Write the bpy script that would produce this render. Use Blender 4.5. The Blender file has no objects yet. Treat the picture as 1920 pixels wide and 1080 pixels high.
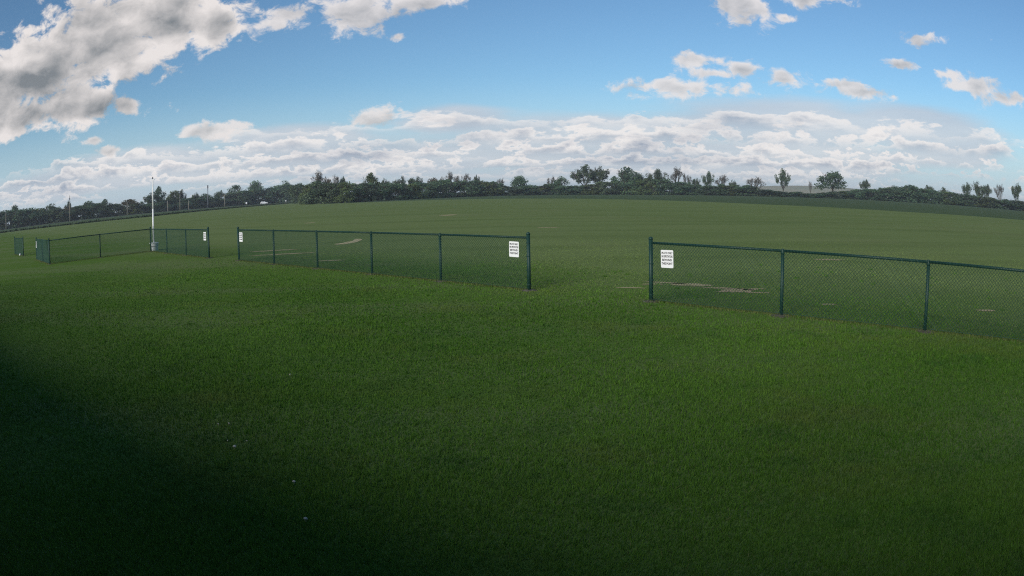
import bpy, math, random
import numpy as np
from mathutils import Vector, Matrix

# ------------------------------------------------------------------ camera, sky, sun
scene = bpy.context.scene
COL = scene.collection
rad = math.radians

cam_data = bpy.data.cameras.new('camera')
cam = bpy.data.objects.new('camera', cam_data)
COL.objects.link(cam)
scene.camera = cam
CAM_H = 2.264
# security camera with a strongly curved wide lens (barrel distortion)
cam_data.type = 'PANO'
cam_data.panorama_type = 'FISHEYE_LENS_POLYNOMIAL'
cam_data.sensor_fit = 'HORIZONTAL'
cam_data.sensor_width = 36.0
cam_data.sensor_height = 20.25
cam_data.fisheye_fov = rad(170)
cam_data.fisheye_polynomial_k0 = 0.0
cam_data.fisheye_polynomial_k1 = -0.03599959
cam_data.fisheye_polynomial_k2 = -0.00016519
cam_data.fisheye_polynomial_k3 = 0.0000116943
cam_data.fisheye_polynomial_k4 = -0.00000086168
cam_data.clip_start = 0.05
cam_data.clip_end = 20000
right = Vector((0.99982996, -0.00228525, -0.01829812))
up = Vector((0.01844027, 0.12390609, 0.99212259))
fwd = Vector((0.0, 0.99229132, -0.12392716))
m = Matrix((right, up, -fwd)).transposed().to_4x4()
m.translation = (0, 0, CAM_H)
cam.matrix_world = m

SUN_AZ, SUN_EL = -147.0, 23.0          # degrees, azimuth from +Y towards +X
sun_dir = Vector((math.sin(rad(SUN_AZ)) * math.cos(rad(SUN_EL)),
                  math.cos(rad(SUN_AZ)) * math.cos(rad(SUN_EL)), math.sin(rad(SUN_EL))))
sun_data = bpy.data.lights.new('sun', 'SUN')
sun_data.energy = 4.3
sun_data.angle = rad(34)               # veiled by thin cloud
sun_data.color = (1.0, 0.95, 0.86)
sun = bpy.data.objects.new('sun', sun_data)
COL.objects.link(sun)
sun.rotation_euler = sun_dir.to_track_quat('Z', 'Y').to_euler()
sun.location = (-20, -30, 40)

scene.view_settings.view_transform = 'Standard'
scene.view_settings.look = 'None'
scene.view_settings.exposure = 0.0
scene.view_settings.gamma = 1.0
scene.view_settings.use_curve_mapping = False

# clouds: (azimuth, elevation, half width, half height) in degrees
NBIG = 6          # the first ones form the big grey cloud
CUMULUS = [(-39.5, 11.5, 6.0, 3.7), (-32.5, 13.6, 7.5, 4.2), (-27.0, 14.4, 5.6, 2.8), (-35.0, 8.4, 6.6, 1.9),
           (-22.8, 13.6, 2.4, 1.7), (-42.0, 8.2, 6.0, 2.0),
           (-16.8, 14.0, 2.6, 1.1), (-11.2, 14.0, 3.3, 1.7), (-6.5, 14.6, 2.8, 0.8),
           (-29.9, 8.0, 1.8, 1.1), (-22.6, 5.5, 3.2, 0.75), (-10.5, 5.9, 1.9, 0.75), (18.3, 14.2, 2.9, 2.0),
           (22.8, 15.0, 4.0, 0.8), (21.5, 13.3, 1.0, 0.5), (33.0, 12.3, 2.1, 0.75), (14.4, 9.9, 2.4, 0.85),
           (13.4, 7.7, 5.6, 0.85), (21.0, 8.5, 2.4, 0.75), (31.0, 10.1, 1.9, 0.45), (27.9, 7.8, 4.0, 0.65),
           (37.3, 9.0, 3.4, 0.9), (40.6, 8.2, 3.0, 0.7), (35.2, 9.6, 2.0, 0.5), (-31.1, 4.6, 1.3, 0.45),
           (17.4, 9.2, 1.8, 0.7), (15.5, 8.8, 3.0, 0.6), (25.8, 8.3, 2.0, 0.45), (-8.3, 11.9, 0.7, 0.4), (-32.5, 5.6, 1.0, 0.4)]
BANK = [(-4.1, 5.4, 5.0, 1.4), (-15.7, 4.1, 6.5, 1.7), (-29.0, 3.0, 10.5, 1.6), (5.7, 3.8, 16.2, 2.2),
        (19.9, 5.0, 12.2, 2.5), (31.9, 5.5, 8.0, 2.2), (34.6, 4.0, 7.0, 2.0), (13.6, 2.3, 24.3, 2.0),
        (-10.1, 2.6, 16.2, 2.0), (-36.1, 2.4, 8.1, 1.4)]
# rows of puffs, far to near: base elevation, height (degrees), horizontal and vertical noise frequency, contrast, opacity
ROWS = [(0.7, 0.7, 46.0, 1.6, 2.4, 0.60), (1.35, 0.8, 38.0, 1.4, 2.4, 0.75), (2.1, 1.0, 31.0, 1.15, 2.6, 0.85),
        (3.0, 1.3, 24.0, 0.95, 2.6, 0.9), (4.1, 1.6, 18.0, 0.75, 2.4, 0.85), (5.3, 1.8, 13.0, 0.7, 2.1, 0.75)]


class NT:
    """tiny expression helper for shader nodes"""
    def __init__(self, tree):
        self.t = tree

    def node(self, kind, **kw):
        n = self.t.nodes.new(kind)
        for k, v in kw.items():
            setattr(n, k, v)
        return n

    def put(self, sock, v):
        if isinstance(v, bpy.types.NodeSocket):
            self.t.links.new(v, sock)
        else:
            sock.default_value = v

    def math(self, op, a, b=0.0, c=0.0, clamp=False):
        n = self.node('ShaderNodeMath', operation=op, use_clamp=clamp)
        for s, v in zip(n.inputs, (a, b, c)):
            self.put(s, v)
        return n.outputs[0]

    def vmath(self, op, a, b=(0, 0, 0), c=(0, 0, 0)):
        n = self.node('ShaderNodeVectorMath', operation=op)
        self.put(n.inputs[0], a)
        self.put(n.inputs[1], b)
        if op == 'MULTIPLY_ADD':
            self.put(n.inputs[2], c)
        return n.outputs['Value'] if op in ('LENGTH', 'DOT_PRODUCT') else n.outputs['Vector']

    def ramp(self, v, lo, hi, a=0.0, b=1.0):
        n = self.node('ShaderNodeMapRange', interpolation_type='SMOOTHSTEP')
        for s, x in zip(n.inputs, (v, lo, hi, a, b)):
            self.put(s, x)
        return n.outputs[0]

    def noise(self, vec, scale, detail=4.0, rough=0.55, lac=2.0, dist=0.0):
        n = self.node('ShaderNodeTexNoise')
        self.put(n.inputs['Vector'], vec)
        n.inputs['Scale'].default_value = scale
        n.inputs['Detail'].default_value = detail
        n.inputs['Roughness'].default_value = rough
        n.inputs['Lacunarity'].default_value = lac
        n.inputs['Distortion'].default_value = dist
        return n.outputs['Fac']

    def mix(self, f, a, b):
        n = self.node('ShaderNodeMix', data_type='RGBA')
        self.put(n.inputs[0], f)
        self.put(n.inputs[6], a)
        self.put(n.inputs[7], b)
        return n.outputs[2]

    def combine(self, x, y, z=0.0):
        n = self.node('ShaderNodeCombineXYZ')
        for s, v in zip(n.inputs, (x, y, z)):
            self.put(s, v)
        return n.outputs[0]


def build_world():
    w = bpy.data.worlds.new('World')
    scene.world = w
    w.use_nodes = True
    nt = w.node_tree
    nt.nodes.clear()
    N = NT(nt)
    d = N.node('ShaderNodeTexCoord').outputs['Generated']
    sep = N.node('ShaderNodeSeparateXYZ')
    nt.links.new(d, sep.inputs[0])
    x, y, z = sep.outputs
    az = N.math('MULTIPLY', N.math('ARCTAN2', x, y), 57.29578)
    el = N.math('MULTIPLY', N.math('ARCSINE', z), 57.29578)
    ae = N.combine(az, el)

    def blobs(lst):
        out = None
        for a, e, ra, re in lst:
            v = N.vmath('MULTIPLY_ADD', ae, (1 / ra, 1 / re, 0), (-a / ra, -e / re, 0))
            l = N.vmath('LENGTH', v)
            out = l if out is None else N.math('SMOOTH_MIN', out, l, 0.35)
        return out

    sky = N.node('ShaderNodeTexSky', sky_type='NISHITA', sun_disc=False)
    sky.sun_elevation = rad(SUN_EL)
    sky.sun_rotation = rad(SUN_AZ)
    sky.altitude = 250
    sky.air_density = 1.0
    sky.dust_density = 0.3
    sky.ozone_density = 1.6
    clear = N.vmath('MULTIPLY', sky.outputs[0], SKY_GAIN)
    clear = N.mix(N.ramp(el, 9.0, 0.0, 0.0, 0.85), clear, (0.50, 0.63, 0.75, 1))     # pale air towards the horizon

    # cumulus, drawn on the dome of directions
    q = N.vmath('MULTIPLY', d, (1, 1, 1.5))
    n1 = N.noise(q, 8.0, 3.0, 0.55)
    n1o = N.noise(N.vmath('ADD', q, (-0.020, -0.010, 0.035)), 8.0, 2.0, 0.55)
    n1s = N.noise(q, 30.0, 7.0, 0.62, 2.1, 0.35)
    n1b = N.noise(N.vmath('ADD', q, (-0.005, -0.004, 0.011)), 30.0, 3.0, 0.58, 2.1, 0.35)
    big = N.math('SUBTRACT', 1.0, blobs(CUMULUS[:NBIG]))
    small = N.math('SUBTRACT', 1.0, blobs(CUMULUS[NBIG:]))
    cov1 = N.math('MAXIMUM', N.math('MAXIMUM', big, small), -0.72)
    f1 = N.math('MULTIPLY_ADD', N.math('SUBTRACT', n1s, 0.5), N.ramp(big, -0.3, 0.1, 3.1, 2.0), N.math('MULTIPLY_ADD', N.math('SUBTRACT', n1, 0.5), 1.0, N.math('MULTIPLY_ADD', cov1, 0.95, 0.02)))
    a1 = N.ramp(f1, -0.04, N.ramp(big, -0.3, 0.1, 0.62, 0.34))
    grey = N.ramp(N.math('MULTIPLY_ADD', N.math('SUBTRACT', n1s, 0.5), 0.30, big), 0.05, 0.55)
    relief = N.math('MULTIPLY_ADD', N.math('SUBTRACT', n1, n1o), 2.4, N.math('MULTIPLY', N.math('SUBTRACT', n1s, n1b), 1.0))
    body1 = N.math('MULTIPLY', N.ramp(f1, 0.25, 1.3), 0.30)
    sh1 = N.math('ADD', N.math('SUBTRACT', N.math('SUBTRACT', 0.92, N.math('MULTIPLY', grey, 0.40)), body1), relief, clamp=True)
    c1 = N.mix(sh1, (0.22, 0.24, 0.26, 1), (0.84, 0.79, 0.77, 1))

    # low bank: a soft pale sheet with rows of flat-based puffs in front of it
    zz = N.math('ADD', N.math('MAXIMUM', z, 0.0), 0.07)
    pl = N.combine(N.math('DIVIDE', x, zz), N.math('DIVIDE', y, zz), 0.0)
    n2 = N.noise(pl, 0.42, 5.0, 0.55)
    low = N.ramp(el, 6.5, 2.0)
    cov2 = N.math('MAXIMUM', N.math('SUBTRACT', 1.0, blobs(BANK)), N.math('MULTIPLY_ADD', low, 0.7, -0.9))
    f2 = N.math('MULTIPLY_ADD', N.math('SUBTRACT', n2, 0.5), 1.6, N.math('MULTIPLY_ADD', cov2, 0.9, 0.12))
    a2 = N.ramp(f2, 0.0, 0.55)
    sh2 = N.math('MULTIPLY_ADD', N.math('SUBTRACT', n2, 0.5), 2.6, 0.55, clamp=True)
    c2 = N.mix(sh2, (0.42, 0.48, 0.58, 1), (0.70, 0.71, 0.75, 1))
    col = N.mix(N.math('MULTIPLY', a2, 0.74), clear, c2)
    for k, (e0, hh, F, G, amp, op) in enumerate(ROWS):
        P = N.combine(N.math('MULTIPLY', x, F), N.math('MULTIPLY', y, F), N.math('MULTIPLY_ADD', el, G, 7.3 * k))
        n = N.noise(P, 1.0, 6.0, 0.57, 2.1, 0.2)
        base = N.math('MULTIPLY_ADD', N.math('SUBTRACT', n, 0.5), hh * 0.7, e0)
        v = N.math('DIVIDE', N.math('SUBTRACT', el, base), hh)
        f = N.math('MULTIPLY_ADD', N.math('SUBTRACT', n, 0.5), amp, N.math('SUBTRACT', N.math('MULTIPLY_ADD', N.math('SUBTRACT', n1, 0.5), 1.5, N.math('MULTIPLY_ADD', cov2, 0.62, -0.06)), N.math('MULTIPLY', v, 0.75)))
        al = N.math('MULTIPLY', N.ramp(f, 0.0, 0.18), N.ramp(v, -0.55, 0.15))
        sh = N.math('SUBTRACT', 1.0, N.ramp(f, 0.08, 0.95, 0.0, 1.0))
        cc = N.mix(N.math('MULTIPLY_ADD', N.math('SUBTRACT', n2, 0.5), 2.6, sh, clamp=True), (0.36, 0.41, 0.50, 1), (0.92, 0.88, 0.86, 1))
        col = N.mix(N.math('MULTIPLY', al, op), col, cc)
    col = N.mix(N.math('MULTIPLY', a1, N.ramp(big, -0.3, 0.1, 0.88, 0.98)), col, c1)
    veil = N.math('MULTIPLY', N.ramp(el, 2.4, -0.6), 0.55)
    col = N.mix(veil, col, (0.60, 0.66, 0.72, 1))
    bg = N.node('ShaderNodeBackground')
    nt.links.new(col, bg.inputs[0])
    bg.inputs[1].default_value = 1.0
    out = N.node('ShaderNodeOutputWorld')
    nt.links.new(bg.outputs[0], out.inputs[0])


SKY_STRENGTH = 0.1
SKY_GAIN = (SKY_STRENGTH * 0.68, SKY_STRENGTH * 0.92, SKY_STRENGTH * 1.08)     # camera white balance
build_world()
BLADE_DARK, BLADE_LIGHT = (0.044, 0.110, 0.013), (0.138, 0.252, 0.036)
FIELD_DARK, FIELD_LIGHT = (0.082, 0.121, 0.031), (0.208, 0.258, 0.082)
NEAR_G, FAR_G = (0.094, 0.162, 0.034), (0.166, 0.213, 0.082)
STREAK_G, PATCH_G = (0.132, 0.176, 0.065), (0.187, 0.212, 0.095)
scene.world.cycles.sampling_method = 'MANUAL'
scene.world.cycles.sample_map_resolution = 512
scene.cycles.max_bounces = 5
scene.cycles.diffuse_bounces = 3
scene.cycles.transmission_bounces = 4
scene.cycles.transparent_max_bounces = 12
scene.cycles.use_denoising = False
scene.cycles.pixel_filter_type = 'BLACKMAN_HARRIS'
scene.cycles.filter_width = 1.15


# ------------------------------------------------------------------ helpers
def polar(az, dist, z=0.0):
    return Vector((math.sin(rad(az)) * dist, math.cos(rad(az)) * dist, z))


class MB:
    """collects shapes; build() links them as ONE mesh object"""
    def __init__(self):
        self.v, self.f = [], []

    def add(self, verts, faces):
        o = len(self.v)
        self.v += [tuple(p) for p in verts]
        self.f += [tuple(i + o for i in f) for f in faces]
        return self

    def box(self, c, s, rz=0.0):
        cx, cy, cz = c
        hx, hy, hz = s[0] / 2, s[1] / 2, s[2] / 2
        co, si = math.cos(rz), math.sin(rz)
        vs = []
        for dz in (-hz, hz):
            for dx, dy in ((-hx, -hy), (hx, -hy), (hx, hy), (-hx, hy)):
                vs.append((cx + dx * co - dy * si, cy + dx * si + dy * co, cz + dz))
        return self.add(vs, [(3, 2, 1, 0), (4, 5, 6, 7), (0, 1, 5, 4), (1, 2, 6, 5), (2, 3, 7, 6), (3, 0, 4, 7)])

    def tube(self, p0, p1, r0, r1=None, n=8, caps=True):
        r1 = r0 if r1 is None else r1
        p0, p1 = Vector(p0), Vector(p1)
        d = (p1 - p0).normalized()
        a = d.orthogonal().normalized()
        b = d.cross(a)
        vs = []
        for p, r in ((p0, r0), (p1, r1)):
            for i in range(n):
                t = 2 * math.pi * i / n
                vs.append(p + (a * math.cos(t) + b * math.sin(t)) * r)
        fs = [(i, (i + 1) % n, n + (i + 1) % n, n + i) for i in range(n)]
        if caps:
            fs += [tuple(range(n - 1, -1, -1)), tuple(range(n, 2 * n))]
        return self.add(vs, fs)

    def lathe(self, prof, n=16, c=(0, 0, 0)):
        vs, fs = [], []
        for r, z in prof:
            for i in range(n):
                t = 2 * math.pi * i / n
                vs.append((c[0] + r * math.cos(t), c[1] + r * math.sin(t), c[2] + z))
        for k in range(len(prof) - 1):
            for i in range(n):
                j = (i + 1) % n
                fs.append((k * n + i, k * n + j, (k + 1) * n + j, (k + 1) * n + i))
        fs.append(tuple(range(n - 1, -1, -1)))
        fs.append(tuple((len(prof) - 1) * n + i for i in range(n)))
        return self.add(vs, fs)

    def mesh(self, name, mat, smooth=False):
        me = bpy.data.meshes.new(name)
        me.from_pydata(self.v, [], self.f)
        me.materials.append(mat)
        if smooth:
            me.polygons.foreach_set('use_smooth', [True] * len(me.polygons))
        me.update()
        return me

    def build(self, name, mat, parent=None, smooth=False):
        return link(name, self.mesh(name, mat, smooth), parent)


def link(name, me, parent=None, loc=None):
    o = bpy.data.objects.new(name, me)
    COL.objects.link(o)
    o.parent = parent
    if loc is not None:
        o.location = loc
    return o


def thing(name, label, cat, loc=(0, 0, 0), rz=0.0, group=None):
    o = link(name, None, None, loc)
    o.empty_display_size = 0.3
    o.rotation_euler = (0, 0, rz)
    return tag(o, label, cat, group)


def tag(o, label=None, cat=None, group=None, kind=None):
    for k, v in (('label', label), ('category', cat), ('group', group), ('kind', kind)):
        if v:
            o[k] = v
    return o


def material(name, col, rough=0.8, spec=0.2, noise=None, metal=0.0, bump=None):
    """principled material; noise = (scale, second colour, contrast lo, hi); bump = (scale, strength, distance)"""
    m = bpy.data.materials.new(name)
    m.use_nodes = True
    nt = m.node_tree
    N = NT(nt)
    p = nt.nodes['Principled BSDF']
    p.inputs['Base Color'].default_value = (*col, 1)
    p.inputs['Roughness'].default_value = rough
    p.inputs['Specular IOR Level'].default_value = spec
    p.inputs['Metallic'].default_value = metal
    tc = N.node('ShaderNodeTexCoord').outputs['Object']
    if noise:
        f = N.ramp(N.noise(tc, noise[0], 5.0, 0.6), noise[2], noise[3])
        nt.links.new(N.mix(f, (*col, 1), (*noise[1], 1)), p.inputs['Base Color'])
    if bump:
        b = N.node('ShaderNodeBump')
        b.inputs['Strength'].default_value = bump[1]
        b.inputs['Distance'].default_value = bump[2]
        nt.links.new(N.noise(tc, bump[0], 4.0, 0.6), b.inputs['Height'])
        nt.links.new(b.outputs[0], p.inputs['Normal'])
    return m


def leaf_material(name, dark, light, transl=0.35, sat=1.0, uneven=False):
    m = bpy.data.materials.new(name)
    m.use_nodes = True
    nt = m.node_tree
    nt.nodes.clear()
    N = NT(nt)
    at = N.node('ShaderNodeAttribute', attribute_name='tint').outputs['Fac']
    rnd = N.node('ShaderNodeObjectInfo').outputs['Random']
    c = N.mix(at, (*dark, 1), (*light, 1))
    if uneven:      # worn and yellowed areas in the turf
        pos = N.node('ShaderNodeNewGeometry').outputs['Position']
        c = N.mix(N.math('MULTIPLY', N.ramp(N.noise(pos, 0.45, 4.0, 0.6), 0.48, 0.72), 0.42), c, (0.150, 0.150, 0.045, 1))
        c = N.mix(N.math('MULTIPLY', N.ramp(N.noise(pos, 1.1, 3.0, 0.6), 0.50, 0.70), 0.45), c, (0.030, 0.085, 0.022, 1))
    hsv = N.node('ShaderNodeHueSaturation')
    nt.links.new(c, hsv.inputs['Color'])
    nt.links.new(N.math('MULTIPLY_ADD', rnd, 0.03, 0.485), hsv.inputs['Hue'])
    nt.links.new(N.math('MULTIPLY_ADD', rnd, 0.35, 0.80), hsv.inputs['Value'])
    hsv.inputs['Saturation'].default_value = sat
    d = N.node('ShaderNodeBsdfDiffuse')
    t = N.node('ShaderNodeBsdfTranslucent')
    nt.links.new(hsv.outputs[0], d.inputs[0])
    nt.links.new(hsv.outputs[0], t.inputs[0])
    mx = N.node('ShaderNodeMixShader')
    mx.inputs[0].default_value = transl
    nt.links.new(d.outputs[0], mx.inputs[1])
    nt.links.new(t.outputs[0], mx.inputs[2])
    out = N.node('ShaderNodeOutputMaterial')
    nt.links.new(mx.outputs[0], out.inputs[0])
    return m


def array_mesh(name, V, loops, nside, mat, tint=None):
    """big mesh straight from numpy arrays, every face with nside corners"""
    me = bpy.data.meshes.new(name)
    nf = len(loops) // nside
    me.vertices.add(len(V))
    me.vertices.foreach_set('co', V.astype(np.float32).ravel())
    me.loops.add(len(loops))
    me.loops.foreach_set('vertex_index', loops.astype(np.int32))
    me.polygons.add(nf)
    me.polygons.foreach_set('loop_start', np.arange(0, nf * nside, nside, dtype=np.int32))
    me.update(calc_edges=True)
    if tint is not None:
        a = me.attributes.new('tint', 'FLOAT', 'POINT')
        a.data.foreach_set('value', tint.astype(np.float32))
    me.materials.append(mat)
    return me


# ------------------------------------------------------------------ materials
M = {}
M['vinyl'] = material('green vinyl', (0.007, 0.032, 0.025), 0.5, 0.3, (6.0, (0.014, 0.048, 0.038), 0.4, 0.75))
M['wire'] = material('green coated wire', (0.022, 0.062, 0.046), 0.55, 0.25)
M['concrete'] = material('concrete', (0.075, 0.070, 0.055), 0.9, 0.1, (9.0, (0.17, 0.16, 0.13), 0.50, 0.72), bump=(40.0, 0.4, 0.01))
M['sign'] = material('sign white', (0.74, 0.74, 0.74), 0.4, 0.4, (5.0, (0.70, 0.70, 0.69), 0.5, 0.9))
M['ink'] = material('sign ink', (0.015, 0.015, 0.018), 0.5, 0.3)
M['sign_edge'] = material('sign border', (0.03, 0.03, 0.03), 0.5, 0.3)
M['galv'] = material('galvanised steel', (0.35, 0.36, 0.37), 0.45, 0.5, metal=0.6)
M['white_paint'] = material('white pole paint', (0.62, 0.62, 0.61), 0.35, 0.4, (3.0, (0.62, 0.62, 0.60), 0.5, 0.85))
M['tub'] = material('white tub plastic', (0.66, 0.67, 0.69), 0.45, 0.4, (4.0, (0.45, 0.46, 0.48), 0.45, 0.8))
M['dark'] = material('black rubber', (0.02, 0.02, 0.022), 0.7, 0.3)
M['pole_wood'] = material('weathered pole wood', (0.24, 0.22, 0.18), 0.9, 0.1, (3.0, (0.17, 0.15, 0.12), 0.35, 0.75))
M['mast'] = material('grey mast paint', (0.09, 0.10, 0.12), 0.6, 0.3, (2.0, (0.14, 0.15, 0.17), 0.4, 0.8))
M['bark'] = material('bark', (0.055, 0.047, 0.040), 0.95, 0.05, (4.0, (0.09, 0.08, 0.07), 0.4, 0.75))
M['bark_pale'] = material('pale bark', (0.10, 0.095, 0.085), 0.95, 0.05, (4.0, (0.06, 0.055, 0.05), 0.4, 0.75))
M['asphalt'] = material('asphalt', (0.12, 0.125, 0.13), 0.9, 0.1, (0.15, (0.09, 0.09, 0.095), 0.4, 0.7))
M['siding'] = material('tan siding', (0.32, 0.29, 0.23), 0.7, 0.2, (2.0, (0.28, 0.25, 0.20), 0.4, 0.7))
M['roofing'] = material('brown steel roofing', (0.10, 0.075, 0.06), 0.5, 0.3, (1.5, (0.13, 0.10, 0.08), 0.4, 0.7))
M['trim'] = material('white trim', (0.7, 0.7, 0.68), 0.5, 0.3)
M['glass'] = material('dark window glass', (0.02, 0.025, 0.03), 0.08, 0.6)
M['car_paint'] = material('white car paint', (0.75, 0.76, 0.77), 0.25, 0.5)
M['lamp_glass'] = material('lamp lens', (0.6, 0.62, 0.62), 0.15, 0.5)
M['tail'] = material('red lens', (0.35, 0.02, 0.02), 0.2, 0.5)
M['shed_roof'] = material('pale shed roof', (0.55, 0.56, 0.57), 0.5, 0.3)
M['shed_wall'] = material('dark shed boards', (0.10, 0.09, 0.08), 0.9, 0.1)
M['mushroom'] = material('pale mushroom skin', (0.42, 0.39, 0.32), 0.7, 0.2, (30.0, (0.34, 0.31, 0.24), 0.4, 0.7))
M['thatch'] = material('dry thatch', (0.36, 0.30, 0.17), 0.95, 0.05, (1.6, (0.17, 0.17, 0.07), 0.45, 0.68), bump=(30.0, 0.6, 0.02))
M['soil'] = material('reddish bare soil', (0.40, 0.31, 0.19), 0.95, 0.05, (4.0, (0.20, 0.19, 0.08), 0.45, 0.7), bump=(30.0, 0.6, 0.02))
M['hill'] = material('far stubble field', (0.30, 0.27, 0.18), 0.95, 0.05, (0.01, (0.24, 0.24, 0.15), 0.4, 0.7))
M['leaf_dense'] = leaf_material('dark green leaves', (0.047, 0.079, 0.052), (0.129, 0.199, 0.106))
M['leaf_olive'] = leaf_material('olive leaves', (0.061, 0.085, 0.034), (0.146, 0.191, 0.077))
M['leaf_airy'] = leaf_material('spring leaves', (0.049, 0.071, 0.049), (0.135, 0.179, 0.101))
M['leaf_brown'] = leaf_material('brownish buds', (0.080, 0.067, 0.047), (0.171, 0.143, 0.099))
M['leaf_tan'] = leaf_material('tan leaves', (0.066, 0.066, 0.028), (0.165, 0.138, 0.066))
M['verge'] = leaf_material('rank verge grass', (0.020, 0.035, 0.018), (0.050, 0.075, 0.035))
M['blade'] = leaf_material('mown grass blades', BLADE_DARK, BLADE_LIGHT, 0.30, 1.0, True)
M['fringe'] = leaf_material('dry fringe grass', (0.090, 0.130, 0.036), (0.18, 0.195, 0.075), 0.3)
M['field_blade'] = leaf_material('field grass blades', FIELD_DARK, FIELD_LIGHT, 0.30, 1.0)


def grass_ground(name, near, far, streak, patch):
    """lawn seen from afar: greener inside the fence line, olive and streaky on the flying field"""
    m = bpy.data.materials.new(name)
    m.use_nodes = True
    nt = m.node_tree
    N = NT(nt)
    p = nt.nodes['Principled BSDF']
    p.inputs['Roughness'].default_value = 1.0
    p.inputs['Specular IOR Level'].default_value = 0.0
    pos = N.node('ShaderNodeNewGeometry').outputs['Position']
    # signed distance to the fence line (positive beyond it)
    s = N.math('ADD', N.vmath('DOT_PRODUCT', pos, (0.7071, 0.7071, 0.0)), -12.55)
    wob = N.math('MULTIPLY', N.math('SUBTRACT', N.noise(pos, 0.25, 3.0), 0.5), 9.0)
    f = N.ramp(N.math('ADD', s, wob), -2.0, 9.0)
    c = N.mix(f, (*near, 1), (*far, 1))
    st = N.noise(N.vmath('MULTIPLY', pos, (0.03, 0.25, 0.0)), 1.0, 5.0, 0.65)
    c = N.mix(N.math('MULTIPLY', N.ramp(st, 0.44, 0.62), 0.8), c, (*streak, 1))
    pt = N.noise(pos, 0.09, 4.0, 0.6)
    c = N.mix(N.math('MULTIPLY', N.ramp(pt, 0.45, 0.75), 0.55), c, (*patch, 1))
    fine = N.noise(pos, 14.0, 4.0, 0.7)
    c = N.mix(N.math('MULTIPLY', N.ramp(fine, 0.35, 0.7), 0.45), c, (0.04, 0.06, 0.02, 1))
    nt.links.new(c, p.inputs['Base Color'])
    b = N.node('ShaderNodeBump')
    b.inputs['Strength'].default_value = 0.5
    b.inputs['Distance'].default_value = 0.03
    nt.links.new(fine, b.inputs['Height'])
    nt.links.new(b.outputs[0], p.inputs['Normal'])
    return m


M['mown'] = grass_ground('mown grass', NEAR_G, FAR_G, STREAK_G, PATCH_G)
M['rough'] = grass_ground('rough grass', (0.075, 0.110, 0.058), (0.078, 0.112, 0.060), (0.090, 0.118, 0.062), (0.062, 0.098, 0.060))

# ------------------------------------------------------------------ the setting
o = MB().add([(-2500, -1100, 0), (2500, -1100, 0), (2500, 2900, 0), (-2500, 2900, 0)], [(0, 1, 2, 3)]).build('ground', M['rough'])
tag(o, kind='structure')

EDGE = [(-152, 168), (-123, 180), (-108, 202), (-115, 285), (-119, 400), (-85, 330), (-62, 262), (-45, 254), (-28, 255),
        (0, 232), (20, 204), (35, 170), (46, 132), (62, 106), (86, 98), (140, 100)]
o = MB().add([(x, y, 0.004) for x, y in EDGE] + [(140, -60, 0.004), (-175, -60, 0.004), (-175, 140, 0.004)],
             [tuple(range(len(EDGE) + 2, -1, -1))]).build('mown_field', M['mown'])
tag(o, kind='structure')

# country road on the left with its two shoulders
RA, RB = Vector((-235, 115, 0)), Vector((-112, 600, 0))
rd = (RB - RA).normalized()
rn = Vector((rd.y, -rd.x, 0))


def strip(a, b, w0, w1, z):
    return [a + rn * w0 + Vector((0, 0, z)), b + rn * w0 + Vector((0, 0, z)), b + rn * w1 + Vector((0, 0, z)), a + rn * w1 + Vector((0, 0, z))]


tag(MB().add(strip(RA, RB, -3.4, 3.4, 0.35), [(0, 1, 2, 3)]).build('road', M['asphalt']), kind='structure')
b = MB()
for w0, w1, z0, z1 in ((-8.0, -3.4, 0.0, 0.346), (3.4, 8.0, 0.346, 0.0)):
    p, q = strip(RA, RB, w0, w1, z0), strip(RA, RB, w0, w1, z1)
    b.add([p[0], p[1], q[2], q[3]], [(0, 1, 2, 3)])
tag(b.build('road_bank', M['rough']), kind='structure')
tag(MB().add(strip(RA, RB, -0.06, 0.06, 0.354), [(0, 1, 2, 3)]).build('centre_line', material('road paint', (0.6, 0.45, 0.08), 0.7)), kind='structure')

# pale stubble rise far behind the trees on the right
b = MB()
n = 24
for i in range(n + 1):
    a = 15.0 + i * 16.0 / n
    h = 16.0 * math.sin(math.pi * min(1, max(0, i / n))) ** 0.6 + 0.01
    b.v += [tuple(polar(a, 1250, -0.5)), tuple(polar(a, 1420, h)), tuple(polar(a, 1900, h * 1.05)), tuple(polar(a, 2300, -0.5))]
for i in range(n):
    for k in range(3):
        b.f.append((i * 4 + k, i * 4 + k + 1, i * 4 + k + 5, i * 4 + k + 4))
tag(b.build('far_hill', M['hill'], smooth=True), kind='structure')

# bare and dried out patches in the turf: (x, y, half length, half width, turn, material)
PATCHES = [(-10.6, 33.2, 1.2, 0.35, 10, 'thatch'), (-9.4, 30.8, 1.5, 0.28, 12, 'thatch'), (4.25, 18.05, 0.55, 0.30, -30, 'thatch'),
           (3.75, 18.55, 0.55, 0.12, -32, 'thatch'), (5.15, 16.85, 0.38, 0.34, 0, 'soil'), (5.5, 16.4, 0.3, 0.1, -20, 'soil'),
           (10.9, 24.3, 0.55, 0.26, -15, 'thatch'), (6.45, 14.4, 0.2, 0.10, -10, 'thatch'), (10.0, 12.75, 0.28, 0.12, -20, 'soil'),
           (-6.2, 77.5, 0.9, 1.6, 0, 'thatch'), (-18.4, 68.8, 0.45, 0.8, 0, 'thatch'), (2.3, 47.3, 0.7, 0.3, 0, 'thatch'),
           (2.75, 17.7, 0.35, 0.10, -20, 'thatch'), (-6.5, 26.9, 0.6, 0.2, 5, 'thatch')]
rng = random.Random(11)


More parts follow.
